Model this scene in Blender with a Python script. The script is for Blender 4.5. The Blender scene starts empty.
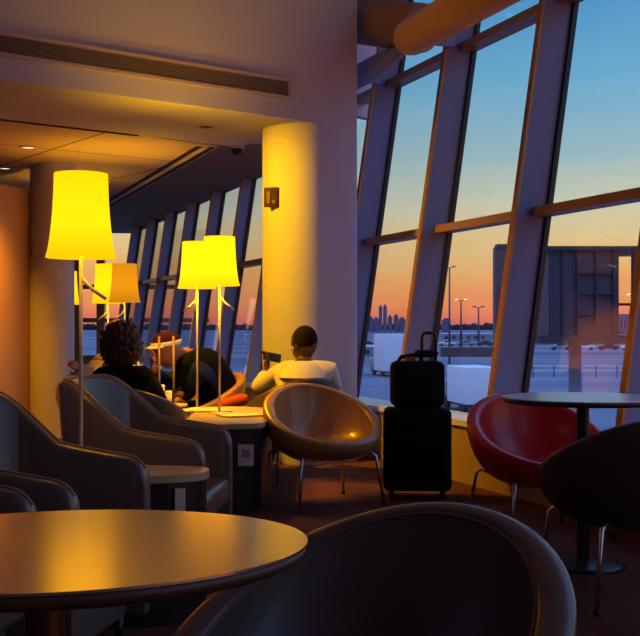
import bpy, bmesh, math, random
from mathutils import Vector, Matrix, noise
random.seed(7)
PI = math.pi
C = bpy.context.scene.collection
S = bpy.context.scene
F, EYE, HZ, K = 1100.0, 1.15, 326.0, 0.92   # focal length, eye height, horizon row; K shrinks the finished scene to true size

def at(px, py, Y):
    return Vector(((px-320)/F*Y, Y, EYE-(py-HZ)/F*Y))
def atz(px, py, z):
    Y = F*(EYE-z)/(py-HZ)
    return Vector(((px-320)/F*Y, Y, z))

# ------------------------------------------------------------------ materials
def lin(c):
    return tuple((x/12.92 if x <= .04045 else ((x+.055)/1.055)**2.4) for x in (v/255 for v in c))
def mat(name, rgb, rough=.5, metal=0, spec=.5, emit=None, estr=1, noise_amt=0, nscale=20, bump=0, coat=0):
    m = bpy.data.materials.new(name); m.use_nodes = True
    nt = m.node_tree; b = nt.nodes['Principled BSDF']
    b.inputs['Base Color'].default_value = (*rgb, 1)
    b.inputs['Roughness'].default_value = rough
    b.inputs['Metallic'].default_value = metal
    b.inputs['Specular IOR Level'].default_value = spec
    if coat: b.inputs['Coat Weight'].default_value = coat; b.inputs['Coat Roughness'].default_value = .15
    if emit:
        b.inputs['Emission Color'].default_value = (*emit, 1); b.inputs['Emission Strength'].default_value = estr
    if noise_amt or bump:
        tc = nt.nodes.new('ShaderNodeTexCoord')
        n = nt.nodes.new('ShaderNodeTexNoise'); n.inputs['Scale'].default_value = nscale; n.inputs['Detail'].default_value = 4
        nt.links.new(tc.outputs['Object'], n.inputs['Vector'])
        if noise_amt:
            r = nt.nodes.new('ShaderNodeMix'); r.data_type = 'RGBA'
            r.inputs[6].default_value = (*[c*(1-noise_amt) for c in rgb], 1)
            r.inputs[7].default_value = (*[min(1, c*(1+noise_amt)) for c in rgb], 1)
            nt.links.new(n.outputs['Fac'], r.inputs[0]); nt.links.new(r.outputs[2], b.inputs['Base Color'])
        if bump:
            bp = nt.nodes.new('ShaderNodeBump'); bp.inputs['Strength'].default_value = bump; bp.inputs['Distance'].default_value = .004
            nt.links.new(n.outputs['Fac'], bp.inputs['Height']); nt.links.new(bp.outputs['Normal'], b.inputs['Normal'])
    return m

M = {}
M['plaster'] = mat('wall_plaster', (.52,.51,.66), .75, noise_amt=.05, nscale=3)
M['plaster_lounge'] = mat('lounge_plaster', (.72,.62,.45), .8, noise_amt=.04, nscale=3)
M['low_wall'] = mat('low_wall_paint', (.42,.28,.16), .7)
M['sill'] = mat('sill_stone', (.8,.74,.6), .35)
M['steel_paint'] = mat('mullion_paint', (.22,.27,.50), .5)
M['dark_steel'] = mat('gasket_black', (.01,.011,.02), .4)
M['bronze'] = mat('bronze_paint', (.42,.23,.10), .38, metal=.35)
M['ochre'] = mat('ochre_tube_paint', (.85,.47,.12), .45)  # warm light falling on the tube is put into this base colour
M['brown_tube'] = mat('brown_tube_paint', (.34,.20,.16), .5)
M['plate'] = mat('steel_plate_paint', (.30,.36,.62), .4)
M['grille_frame'] = mat('grille_frame_paint', (.45,.36,.36), .4)
M['grille_dark'] = mat('grille_slat', (.24,.18,.17), .5)
M['black_void'] = mat('dark_recess', (.008,.006,.006), .8)
M['leather_tan'] = mat('bronze_leather', (.50,.26,.09), .27, coat=.4, bump=.15, nscale=180)
M['leather_front'] = mat('dark_brown_leather', (.13,.085,.065), .4, coat=.3, bump=.15, nscale=180)
M['leather_dark'] = mat('black_brown_leather', (.045,.028,.02), .4, bump=.15, nscale=180)
M['leather_red'] = mat('red_leather', (.62,.012,.025), .3, coat=.2, bump=.12, nscale=180)
M['leather_grey'] = mat('taupe_leather', (.13,.095,.075), .33, coat=.35, bump=.15, nscale=180)
M['piping'] = mat('tan_piping', (.35,.22,.12), .4)
M['chrome'] = mat('brushed_chrome', (.75,.72,.7), .22, metal=1)
M['dark_metal'] = mat('dark_metal', (.05,.045,.045), .35, metal=.8)
M['table_top'] = mat('taupe_metallic_laminate', (.74,.73,.62), .21, metal=.95, noise_amt=.03, nscale=8)
M['table_white'] = mat('pale_laminate', (.85,.88,.95), .3, metal=.5)
M['table_edge'] = mat('dark_wood_edge', (.07,.03,.018), .45)
M['table_tan'] = mat('beige_laminate', (.55,.40,.24), .3)
M['black_body'] = mat('black_laminate', (.012,.010,.012), .35)
M['silver'] = mat('silver_plate', (.55,.55,.58), .35, metal=.5)
M['card'] = mat('white_card', (.8,.72,.66), .6)
M['paper'] = mat('paper_yellowed', (.85,.75,.4), .6)
M['black_cloth'] = mat('black_nylon', (.005,.005,.006), .85, spec=.2)
M['black_plastic'] = mat('black_plastic', (.01,.01,.012), .45)
M['orange_tag'] = mat('orange_tag', (.6,.25,.06), .6)
M['pole'] = mat('lamp_pole_white', (.8,.68,.5), .4)
M['skin_dark'] = mat('dark_skin', (.10,.04,.022), .5)
M['skin_light'] = mat('light_skin', (.45,.2,.13), .5)
M['hair_red'] = mat('dark_auburn_hair', (.05,.012,.006), .55, bump=.8, nscale=60)
M['hair_black'] = mat('short_black_hair', (.02,.01,.008), .9, spec=.1)
M['hair_grey'] = mat('grey_hair', (.35,.3,.3), .7)
M['black_wool'] = mat('black_knit', (.006,.005,.005), .9, spec=.08)
M['navy'] = mat('navy_jacket_cloth', (.012,.02,.12), .7, spec=.08)
M['black_jacket'] = mat('black_jacket_cloth', (.006,.007,.014), .8, spec=.08)
M['white_jacket'] = mat('cream_jacket_cloth', (.72,.66,.58), .75, bump=.4, nscale=14)
M['cream_shirt'] = mat('cream_shirt_cloth', (.8,.66,.35), .8)
M['trousers'] = mat('dark_trousers', (.02,.02,.03), .85)
M['cap'] = mat('rust_cap_cloth', (.055,.012,.008), .85, spec=.1)
M['cap_band'] = mat('white_cap_band', (.8,.78,.8), .7)
M['white_plastic'] = mat('white_plastic', (.85,.85,.85), .3)
M['red_cloth'] = mat('red_orange_cloth', (.6,.08,.02), .8)
M['bulb'] = mat('bulb', (.9,.8,.5), .3, emit=(1,.7,.2), estr=3)
M['downlight'] = mat('downlight_lens', (.9,.8,.7), .3, emit=(1,.75,.5), estr=1.6)
M['steel_ext'] = mat('bridge_steel', (.035,.035,.055), .6)
M['steel_ext_panel'] = mat('bridge_panel', (.06,.065,.11), .6)
M['far_bld'] = mat('distant_building', (.16,.13,.22), .9)
M['terminal'] = mat('low_terminal', (.25,.28,.38), .8)
M['mast'] = mat('mast_steel', (.10,.07,.08), .6)
M['lamp_head'] = mat('mast_lamp', (.9,.8,.7), .4, emit=(1,.85,.7), estr=1.2)
M['tree'] = mat('tree_leaf_dark', (.02,.02,.025), .9)
M['truck_white'] = mat('truck_white', (.85,.9,1.0), .5)
M['tyre'] = mat('tyre', (.01,.01,.01), .8)
M['car_white'] = mat('car_white', (.75,.78,.85), .3)
M['car_dark'] = mat('car_dark', (.03,.03,.05), .3)
M['car_grey'] = mat('car_grey', (.25,.27,.33), .3)
M['car_glass'] = mat('car_glass', (.02,.03,.05), .1)

# carpet
def carpet():
    m = mat('brown_carpet', (.085,.035,.022), .95, spec=.1)
    nt = m.node_tree; b = nt.nodes['Principled BSDF']
    tc = nt.nodes.new('ShaderNodeTexCoord'); n1 = nt.nodes.new('ShaderNodeTexNoise'); n1.inputs['Scale'].default_value = 1.6
    n2 = nt.nodes.new('ShaderNodeTexNoise'); n2.inputs['Scale'].default_value = 90
    r = nt.nodes.new('ShaderNodeValToRGB'); e = r.color_ramp.elements
    e[0].position = .35; e[0].color = (.08,.028,.022,1); e[1].position = .68; e[1].color = (.23,.09,.05,1)
    ma = nt.nodes.new('ShaderNodeMix'); ma.inputs[0].default_value = .35
    nt.links.new(tc.outputs['Object'], n1.inputs['Vector']); nt.links.new(tc.outputs['Object'], n2.inputs['Vector'])
    nt.links.new(n1.outputs['Fac'], ma.inputs[2]); nt.links.new(n2.outputs['Fac'], ma.inputs[3])
    nt.links.new(ma.outputs[0], r.inputs[0]); nt.links.new(r.outputs[0], b.inputs['Base Color'])
    return m
M['carpet'] = carpet()
# ceiling with tile joints
def ceil_mat():
    m = mat('ceiling_tiles', (.62,.5,.32), .8)
    nt = m.node_tree; b = nt.nodes['Principled BSDF']
    tc = nt.nodes.new('ShaderNodeTexCoord'); mp = nt.nodes.new('ShaderNodeMapping')
    mp.inputs['Rotation'].default_value = (0, 0, -math.atan2(.6,.8))
    br = nt.nodes.new('ShaderNodeTexBrick'); br.offset = 0
    br.inputs['Color1'].default_value = (.66,.52,.33,1); br.inputs['Color2'].default_value = (.55,.43,.27,1)
    br.inputs['Mortar'].default_value = (.13,.08,.04,1); br.inputs['Scale'].default_value = 1
    br.inputs['Brick Width'].default_value = 1.3; br.inputs['Row Height'].default_value = 1.3; br.inputs['Mortar Size'].default_value = .012
    nt.links.new(tc.outputs['Object'], mp.inputs['Vector']); nt.links.new(mp.outputs[0], br.inputs['Vector'])
    nt.links.new(br.outputs['Color'], b.inputs['Base Color'])
    return m
M['ceiling'] = ceil_mat()
def shade_mat(name, top, bot, s):
    m = bpy.data.materials.new(name); m.use_nodes = True; nt = m.node_tree
    nt.nodes.remove(nt.nodes['Principled BSDF']); out = nt.nodes['Material Output']
    em = nt.nodes.new('ShaderNodeEmission'); em.inputs['Strength'].default_value = s; em.inputs['Color'].default_value = (*top,1)
    tr = nt.nodes.new('ShaderNodeBsdfTranslucent'); tr.inputs['Color'].default_value = (*bot,1)
    ad = nt.nodes.new('ShaderNodeAddShader')
    tc = nt.nodes.new('ShaderNodeTexCoord'); sp = nt.nodes.new('ShaderNodeSeparateXYZ'); rr = nt.nodes.new('ShaderNodeValToRGB')
    nt.links.new(tc.outputs['Generated'], sp.inputs[0]); nt.links.new(sp.outputs['Z'], rr.inputs[0])
    e = rr.color_ramp.elements; e[0].position = 0; e[0].color = (*[c*.72 for c in top],1); e[1].position = 1; e[1].color = (*[c*.88 for c in top],1)
    q = e.new(.42); q.color = (*[c*1.05 for c in top],1); nt.links.new(rr.outputs[0], em.inputs['Color'])
    nt.links.new(em.outputs[0], ad.inputs[0]); nt.links.new(tr.outputs[0], ad.inputs[1]); nt.links.new(ad.outputs[0], out.inputs['Surface'])
    return m
M['shade'] = shade_mat('yellow_lit_shade', (1,.42,.002), (.05,.03,.001), 2.05)
M['shade_pair'] = shade_mat('yellow_lit_shade_bright', (1,.38,.002), (.05,.03,.001), 2.7)
M['shade_dim'] = shade_mat('amber_lit_shade', (1,.36,.008), (.04,.02,.001), .85)
def glass_mat():
    m = bpy.data.materials.new('window_glass'); m.use_nodes = True; nt = m.node_tree
    nt.nodes.remove(nt.nodes['Principled BSDF']); out = nt.nodes['Material Output']
    t = nt.nodes.new('ShaderNodeBsdfTransparent'); t.inputs['Color'].default_value = (.93,.95,.97,1)
    g = nt.nodes.new('ShaderNodeBsdfGlossy'); g.inputs['Roughness'].default_value = .01
    lw_ = nt.nodes.new('ShaderNodeLayerWeight'); lw_.inputs['Blend'].default_value = .5
    pw_ = nt.nodes.new('ShaderNodeMath'); pw_.operation = 'POWER'; pw_.inputs[1].default_value = 5
    f = nt.nodes.new('ShaderNodeMath'); f.operation = 'MULTIPLY_ADD'; f.inputs[1].default_value = .9; f.inputs[2].default_value = .05
    nt.links.new(lw_.outputs['Facing'], pw_.inputs[0]); nt.links.new(pw_.outputs[0], f.inputs[0])
    mx = nt.nodes.new('ShaderNodeMixShader')
    nt.links.new(f.outputs[0], mx.inputs[0]); nt.links.new(t.outputs[0], mx.inputs[1]); nt.links.new(g.outputs[0], mx.inputs[2])
    nt.links.new(mx.outputs[0], out.inputs['Surface'])
    return m
M['glass'] = glass_mat()
def ground_mat():
    m = mat('apron_snow_and_tarmac', (.2,.22,.3), .9)
    nt = m.node_tree; b = nt.nodes['Principled BSDF']
    tc = nt.nodes.new('ShaderNodeTexCoord'); mp = nt.nodes.new('ShaderNodeMapping'); mp.inputs['Scale'].default_value = (.012,.05,1)
    n1 = nt.nodes.new('ShaderNodeTexNoise'); n1.inputs['Scale'].default_value = 1; n1.inputs['Detail'].default_value = 6
    r = nt.nodes.new('ShaderNodeValToRGB'); e = r.color_ramp.elements
    e[0].position = .4; e[0].color = (.06,.08,.15,1); e[1].position = .66; e[1].color = (.24,.27,.38,1)
    nt.links.new(tc.outputs['Object'], mp.inputs['Vector']); nt.links.new(mp.outputs[0], n1.inputs['Vector'])
    nt.links.new(n1.outputs['Fac'], r.inputs[0]); nt.links.new(r.outputs[0], b.inputs['Base Color'])
    return m
M['ground'] = ground_mat()

# ------------------------------------------------------------------ mesh helpers
class MB:
    def __init__(s): s.v = []; s.f = []; s.sm = []
    def add(s, vs, fs, smooth=False):
        o = len(s.v); s.v += [tuple(v) for v in vs]; s.f += [tuple(i+o for i in f) for f in fs]; s.sm += [smooth]*len(fs); return s
    def box(s, c, d, rz=0, M4=None):
        vs = []
        for x in (-.5,.5):
            for y in (-.5,.5):
                for z in (-.5,.5): vs.append(Vector((x*d[0], y*d[1], z*d[2])))
        R = M4 if M4 else Matrix.Rotation(rz, 4, 'Z')
        vs = [R @ v + Vector(c) for v in vs]
        return s.add(vs, [(0,1,3,2),(4,6,7,5),(0,4,5,1),(2,3,7,6),(0,2,6,4),(1,5,7,3)])
    def rbox(s, c, d, r=.02, rz=0, seg=4):
        # box with rounded vertical and horizontal edges (superellipsoid-like)
        bm = bmesh.new(); bmesh.ops.create_cube(bm, size=1)
        for v in bm.verts: v.co = Vector((v.co.x*d[0], v.co.y*d[1], v.co.z*d[2]))
        bmesh.ops.bevel(bm, geom=bm.edges[:], offset=r, segments=seg, affect='EDGES', profile=.5)
        bm.verts.ensure_lookup_table(); R = Matrix.Rotation(rz, 4, 'Z')
        vs = [R @ v.co + Vector(c) for v in bm.verts]; fs = [[v.index for v in f.verts] for f in bm.faces]
        bm.free(); return s.add(vs, fs, True)
    def tube(s, path, r, n=12, cap=True):
        path = [Vector(p) for p in path]; rs = r if isinstance(r, (list, tuple)) else [r]*len(path)
        rings = []; up = None
        for i, p in enumerate(path):
            t = (path[min(i+1, len(path)-1)]-path[max(i-1, 0)]).normalized()
            if up is None: up = Vector((0,0,1)) if abs(t.z) < .9 else Vector((0,1,0))
            a = t.cross(up).normalized(); b = a.cross(t).normalized(); up = b
            rings.append([p+(a*math.cos(2*PI*k/n)+b*math.sin(2*PI*k/n))*rs[i] for k in range(n)])
        return s.loft(rings, True, cap)
    def loft(s, rings, close=True, cap=True, smooth=True):
        n = len(rings[0]); vs = [v for r in rings for v in r]; fs = []
        for i in range(len(rings)-1):
            for k in range(n if close else n-1):
                a = i*n+k; b = i*n+(k+1) % n; fs.append((a, b, b+n, a+n))
        s.add(vs, fs, smooth)
        if cap:
            o = len(s.v)-len(vs)
            s.f.append(tuple(o+k for k in range(n))[::-1]); s.sm.append(False)
            o2 = o+(len(rings)-1)*n
            s.f.append(tuple(o2+k for k in range(n))); s.sm.append(False)
        return s
    def lathe(s, prof, c=(0,0,0), n=40, sx=1, sy=1, cap=False):
        c = Vector(c)
        return s.loft([[c+Vector((r*sx*math.cos(2*PI*k/n), r*sy*math.sin(2*PI*k/n), z)) for k in range(n)] for r, z in prof], True, cap)
    def prism(s, pts, z0, z1, smooth=False):
        n = len(pts); vs = [(p[0],p[1],z0) for p in pts]+[(p[0],p[1],z1) for p in pts]
        s.add(vs, [(i,(i+1)%n,(i+1)%n+n,i+n) for i in range(n)], smooth)
        s.add(vs, [tuple(range(n))[::-1], tuple(range(n,2*n))], False); return s
    def hull(s, a, b):   # two quads (4 pts each) joined
        return s.add(list(a)+list(b), [(0,1,2,3)[::-1],(4,5,6,7),(0,1,5,4),(1,2,6,5),(2,3,7,6),(3,0,4,7)])
    def sphere(s, c, r, n=20, m=12):
        c = Vector(c); r = Vector(r if isinstance(r, (tuple, list)) else (r,r,r))
        rings = []
        for j in range(m+1):
            a = PI*j/m - PI/2
            q = max(math.cos(a), 1e-3)
            rings.append([c+Vector((r.x*q*math.cos(2*PI*k/n), r.y*q*math.sin(2*PI*k/n), r.z*math.sin(a))) for k in range(n)])
        return s.loft(rings, True, True)
    def build(s, name, m, parent=None, fixn=True):
        me = bpy.data.meshes.new(name); me.from_pydata(s.v, [], s.f)
        me.polygons.foreach_set('use_smooth', s.sm)
        if fixn:
            bm = bmesh.new(); bm.from_mesh(me); bmesh.ops.recalc_face_normals(bm, faces=bm.faces[:]); bm.to_mesh(me); bm.free()
        me.materials.append(m); o = bpy.data.objects.new(name, me); C.objects.link(o)
        if parent: o.parent = parent
        return o

def tag(o, label=None, cat=None, group=None, kind=None):
    if label: o['label'] = label
    if cat: o['category'] = cat
    if group: o['group'] = group
    if kind: o['kind'] = kind
    return o
def thing(name, label, cat, loc=(0,0,0), rz=0, group=None):
    o = bpy.data.objects.new(name, None); C.objects.link(o); o.location = loc; o.rotation_euler = (0,0,rz)
    o.empty_display_size = .1
    return tag(o, label, cat, group)
def struct(name, mb, m): return tag(mb.build(name, m), kind='structure')
def kids(o): return [c for c in bpy.data.objects if c.parent == o]
def copy_tree(o, parent=None):
    c = o.copy(); C.objects.link(c); c.parent = parent
    for ch in kids(o): copy_tree(ch, c)
    return c
def bevel(o, w, seg=3):
    b = o.modifiers.new('bevel', 'BEVEL'); b.width = w; b.segments = seg; b.limit_method = 'ANGLE'
    for p in o.data.polygons: p.use_smooth = True
    return o

# ------------------------------------------------------------------ window wall frame of reference
d = Vector((-.3568,.9342,0)); nrm = Vector((.9342,.3568,0)); TILT = .15; SILL = .46; GL = .24
P0 = Vector((.986, 8.214, 0))
def wp(s, off, z):      # point s along the wall, off = distance outward from the low wall's face at sill height, leaning outward
    return P0 + d*s + nrm*(off + TILT*(z-SILL)) + Vector((0,0,z))
def wbox(mb, s0, s1, o0, o1, z0, z1):
    return mb.hull([wp(s0,o0,z0), wp(s1,o0,z0), wp(s1,o1,z0), wp(s0,o1,z0)], [wp(s0,o0,z1), wp(s1,o0,z1), wp(s1,o1,z1), wp(s0,o1,z1)])
def flat(s, off, z): return P0 + d*s + nrm*off + Vector((0,0,z))
def fbox(mb, s0, s1, o0, o1, z0, z1):
    return mb.hull([flat(s0,o0,z0), flat(s1,o0,z0), flat(s1,o1,z0), flat(s0,o1,z0)], [flat(s0,o0,z1), flat(s1,o0,z1), flat(s1,o1,z1), flat(s0,o1,z1)])
S_END, S_FAR, ROOF, LOWC, STRIP = -7.6, 16.0, 4.8, 2.83, 3.15
SPLIT = 3.4
w = Vector((.8,.6,0)); wn = Vector((-.6,.8,0)); E = Vector((.254,9.3,0))
def W(q, back=0): return E + w*q + wn*back

fl = MB(); fl.prism([(-9,-3.5),(4.2,-3.5),flat(S_END,0,0)[:2],flat(S_FAR+.3,0,0)[:2],(-9,flat(S_FAR,0,0).y+.4)], -.1, 0)
struct('floor', fl, M['carpet'])
lw = MB(); fbox(lw, S_END, S_FAR, 0, .2, 0, SILL-.04); struct('wall_window_low', lw, M['low_wall'])
sl = MB(); fbox(sl, S_END, S_FAR, -.03, .36, SILL-.04, SILL); struct('trim_1', sl, M['sill'])
# fins, caps, gaskets, transoms, glass
SP = 1.505; S0 = -.545
fin_s = [S0+SP*k for k in range(-4, 11)]
for i, s in enumerate(fin_s):
    top = ROOF if s < SPLIT else STRIP+.02
    i0 = 0 if s < SPLIT else .085
    f = MB(); wbox(f, s+.004, s+.050, .012+i0, GL, SILL, top); tag(f.build('mullion', M['steel_paint']), kind='structure')
    f = MB(); wbox(f, s, s+.055, -.01+i0, .012+i0, SILL, top); tag(f.build('mullion_cap', M['bronze']), kind='structure')
    f = MB(); wbox(f, s-.02, s+.07, GL, GL+.04, SILL, top); tag(f.build('window_gasket', M['dark_steel']), kind='structure')
for i in range(len(fin_s)-1):
    s0, s1 = fin_s[i]+.055, fin_s[i+1]
    top = ROOF if s0 < SPLIT-.2 else STRIP+.02
    g = MB(); wbox(g, s0-.05, s1+.05, GL+.012, GL+.024, SILL, top); struct('window_%d' % (i+1), g, M['glass'])
    t = MB(); wbox(t, s0, s1, .12, GL+.03, 1.93, 1.995)
    if top == ROOF: wbox(t, s0, s1, .12, GL+.03, 3.48, 3.55)
    tag(t.build('transom', M['bronze']), kind='structure')
# high bulkhead over the opening, pillar at its end
bk = MB()
path = [W(-9), W(.075), W(.10,.25), W(.0,.9), W(-.3,1.42), W(-9,1.42)]
bk.prism([p[:2] for p in path], LOWC, ROOF); struct('wall_bulkhead', bk, M['plaster'])
pp = [(.314,9.345),(.042,9.14),(-.05,9.085),(-.14,9.07),(-.24,9.09),(-.34,9.15),(-.42,9.24),(-.475,9.36),(-.505,9.5),(-.48,9.66),(-.38,9.8),(-.2,9.88),(.05,9.86),(.22,9.74),(.29,9.58),(.318,9.44)]
def smooth_loop(pts, it=2):
    for _ in range(it):
        q = []
        for i in range(len(pts)):
            a, b = Vector(pts[i]), Vector(pts[(i+1) % len(pts)]); q += [a*.75+b*.25, a*.25+b*.75]
        pts = q
    return pts
cm = MB(); cm.prism(smooth_loop(pp), 0, LOWC, True); struct('pillar', cm, M['plaster'])
# low lounge ceiling, window side strip ceiling
c0 = atz(218,147,LOWC); c0.z = 0
a = c0 - d*1.0; b = c0 + d*14.2
lc = MB(); lc.prism([W(-9,1.40)[:2], W(-1.35,1.40)[:2], c0[:2], b[:2], (-9, b.y)], LOWC, LOWC+.4); struct('ceiling', lc, M['ceiling'])
st = MB(); st.prism([(c0-d*.3)[:2], b[:2], (flat(S_FAR+.3,.9,0))[:2], flat(3.45,.62,0)[:2], W(-.35,1.0)[:2]], STRIP, STRIP+.2); struct('ceiling_window_side', st, mat('bronze_ceiling_paint', (.40,.24,.08), .7))  # brown carries the yellow lamp light on this strip, put into the colour
sf = MB(); q0 = W(-9,1.425); q1 = W(-1.42,1.425); sf.hull([W(-9,1.41)+Vector((0,0,2.822)),W(-1.25,1.41)+Vector((0,0,2.822)),W(-1.25,1.45)+Vector((0,0,2.822)),W(-9,1.45)+Vector((0,0,2.822))],
    [W(-9,1.41)+Vector((0,0,2.8305)),W(-1.25,1.41)+Vector((0,0,2.8305)),W(-1.25,1.45)+Vector((0,0,2.8305)),W(-9,1.45)+Vector((0,0,2.8305))]); struct('trim_2', sf, M['black_void'])
rf = MB(); rf.prism([(-9,-3.5),(4.6,-3.5),flat(S_END,1.4,0)[:2],flat(3.2,1.4,0)[:2],W(0,1.42)[:2],W(-9,1.42)[:2]], ROOF, ROOF+.2); struct('ceiling_hall', rf, M['plaster'])
# room ends that are not in the picture
wl = MB(); wl.box((-9.1, 9, 2.4),(.2,26,4.8)); struct('wall_left', wl, M['plaster'])
wb = MB(); wb.box((-2.2,-3.6,2.4),(14,.2,4.8)); struct('wall_behind', wb, M['plaster'])
# far end glazing of the lounge
ye = flat(S_FAR,0,0).y - .35
ew = MB(); ew.box((-9+3.0, ye, .23),(7.6,.2,.46)); struct('wall_end_low', ew, M['low_wall'])
g = MB(); g.box((-6.0, ye, 1.8),(7.4,.012,2.7)); struct('window_20', g, M['glass'])
fr = MB()
for x in (-9,-7.6,-6.3): fr.box((x, ye, 1.8),(.12,.14,2.7))
for px in (76, 101): fr.box(((px-320)/F*ye, ye, 1.8),(.16,.14,2.7))
for z in (.5,1.27,1.96): fr.box((-6.0, ye-.02, z),(7.4,.12,.09))
tag(fr.build('window_frame', M['bronze']), kind='structure')
# amber lit round wall on the left with the pilaster beside it
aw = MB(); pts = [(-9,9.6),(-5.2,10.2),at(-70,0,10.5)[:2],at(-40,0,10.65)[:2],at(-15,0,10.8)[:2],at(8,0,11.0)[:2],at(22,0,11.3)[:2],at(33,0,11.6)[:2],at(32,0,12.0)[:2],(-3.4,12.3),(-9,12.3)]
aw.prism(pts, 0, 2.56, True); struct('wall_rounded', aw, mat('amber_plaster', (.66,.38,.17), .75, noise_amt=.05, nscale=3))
pw = MB(); pw.prism([at(30,0,11.5)[:2],at(43,0,11.28)[:2],at(58,0,11.25)[:2],at(71,0,11.36)[:2],at(74.5,0,11.55)[:2],at(70,0,11.72)[:2],at(30,0,11.8)[:2]], 0, LOWC, True); struct('pillar_left', pw, M['plaster'])
rw = MB(); rw.prism([W(-.3,1.43)[:2], flat(3.46,.95,0)[:2], flat(3.56,.95,0)[:2], W(-.4,1.52)[:2]], STRIP+.2, ROOF); struct('wall_return', rw, M['plaster'])

# ------------------------------------------------------------------ grille, slot, fixtures on walls and ceiling
def wallpt(q, off, z): p = W(q, -off); p.z = z; return p
def wallbox(mb, q0, q1, o0, o1, z0, z1):
    return mb.hull([wallpt(q0,o0,z0),wallpt(q1,o0,z0),wallpt(q1,o1,z0),wallpt(q0,o1,z0)],[wallpt(q0,o0,z1),wallpt(q1,o0,z1),wallpt(q1,o1,z1),wallpt(q0,o1,z1)])
gv = thing('air_grille', 'long slatted air grille set in the bulkhead wall above the opening', 'vent', wallpt(-3,0,3.0))
def sub(mb, name, m, par):
    o = mb.build(name, m, par); o.matrix_parent_inverse = Matrix.Identity(4)
    inv = Matrix.LocRotScale(par.location, par.rotation_euler, None).inverted()
    o.data.transform(inv); return o
gf = MB(); qa, qb = -5.2, -.62
wallbox(gf, qa, qb, .0, .022, 3.125, 3.15); wallbox(gf, qa, qb, 0, .022, 2.985, 3.01); wallbox(gf, qb-.03, qb, 0, .022, 3.01, 3.125)
sub(gf, 'frame', M['grille_frame'], gv)
gb = MB(); wallbox(gb, qa, qb-.03, 0, .003, 3.01, 3.125); sub(gb, 'backing', M['black_void'], gv)
gs = MB()
for k in range(7): z = 3.018+k*.0155; wallbox(gs, qa, qb-.03, .003, .018, z, z+.007)
sub(gs, 'slats', M['grille_dark'], gv)
sd = MB(); cc = c0
def seg(mb, A, B, wd, z0, z1):
    t = (B-A).normalized(); n_ = Vector((-t.y,t.x,0))*wd/2; z0=Vector((0,0,z0)); z1=Vector((0,0,z1))
    return mb.hull([A-n_+z0,B-n_+z0,B+n_+z0,A+n_+z0],[A-n_+z1,B-n_+z1,B+n_+z1,A+n_+z1])
left = Vector((-d.y, d.x, 0))
sl_t = thing('slot_diffuser', 'long dark twin-slot air diffuser running across the low ceiling toward the windows', 'vent', c0+Vector((0,0,LOWC)))
for k in (0,1):
    o_ = left*(.05+.13*k); m_ = MB(); seg(m_, c0+o_+d*.02, c0+o_+d*13.5, .055, LOWC-.006, LOWC-.001); sub(m_, 'slot', M['black_void'], sl_t)
m_ = MB(); o_ = left*.115; seg(m_, c0+o_+d*.02, c0+o_+d*13.5, .05, LOWC-.012, LOWC-.001); sub(m_, 'divider', M['plaster_lounge'], sl_t)

def downlight(p, label, lit):
    t = thing('downlight', label, 'ceiling light', p, 0, 'round downlights in the lounge ceiling')
    m_ = MB(); m_.lathe([(.055,-.001),(.085,-.001),(.088,-.010),(.075,-.014),(.055,-.006)], n=28); m_.build('trim_ring', M['grille_frame'], t)
    m_ = MB(); m_.lathe([(.001,-.004),(.056,-.004)], n=28); m_.build('lens', M['downlight'] if lit else M['black_void'], t)
    return t
downlight(atz(28,147,LOWC), 'small lit downlight in the low ceiling, further right of the two lit ones', True)
downlight(atz(5,168,LOWC), 'lit downlight in the low ceiling at the picture edge above the amber wall', True)
downlight(atz(206,126,LOWC), 'dark unlit downlight in the soffit below the air grille', False)
for px, py, lb in ((201,180,'dark unlit downlight nearest the camera dome in the window-side ceiling strip'), (158,198,'dark unlit downlight in the middle of the window-side ceiling strip'), (127,212,'dark unlit downlight farthest along the window-side ceiling strip')):
    downlight(atz(px,py,STRIP), lb, False)
cmr = thing('dome_camera', 'small black security dome camera hanging under the ceiling left of the pillar', 'camera', atz(237,145,STRIP))
m_ = MB(); m_.lathe([(.001,-.001),(.085,-.001),(.085,-.03),(.07,-.045)], n=28); m_.build('housing', M['card'], cmr)
m_ = MB(); m_.lathe([(.066,-.04),(.06,-.075),(.04,-.10),(.001,-.112)], n=28); m_.build('dome', M['black_plastic'], cmr)
# wall plate on the pillar
pc = Vector((-.40,9.185,0)); zc = EYE+(HZ-197)/F*9.15
wpn = thing('wall_plate', 'dark red-brown control plate with a pale sliding marker on the yellow pillar', 'wall plate', (-.40,9.19,zc), math.radians(-18))
m_ = MB(); m_.box((0,-.02,0),(.125,.02,.165)); bevel(m_.build('plate', mat('maroon_plate', (.035,.007,.004), .6, spec=.2), wpn), .004)
m_ = MB(); m_.box((-.02,-.034,.0),(.03,.01,.10)); m_.box((.025,-.034,-.04),(.03,.008,.03)); m_.build('marker', mat('brass_marker', (.10,.04,.01), .5), wpn)

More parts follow.
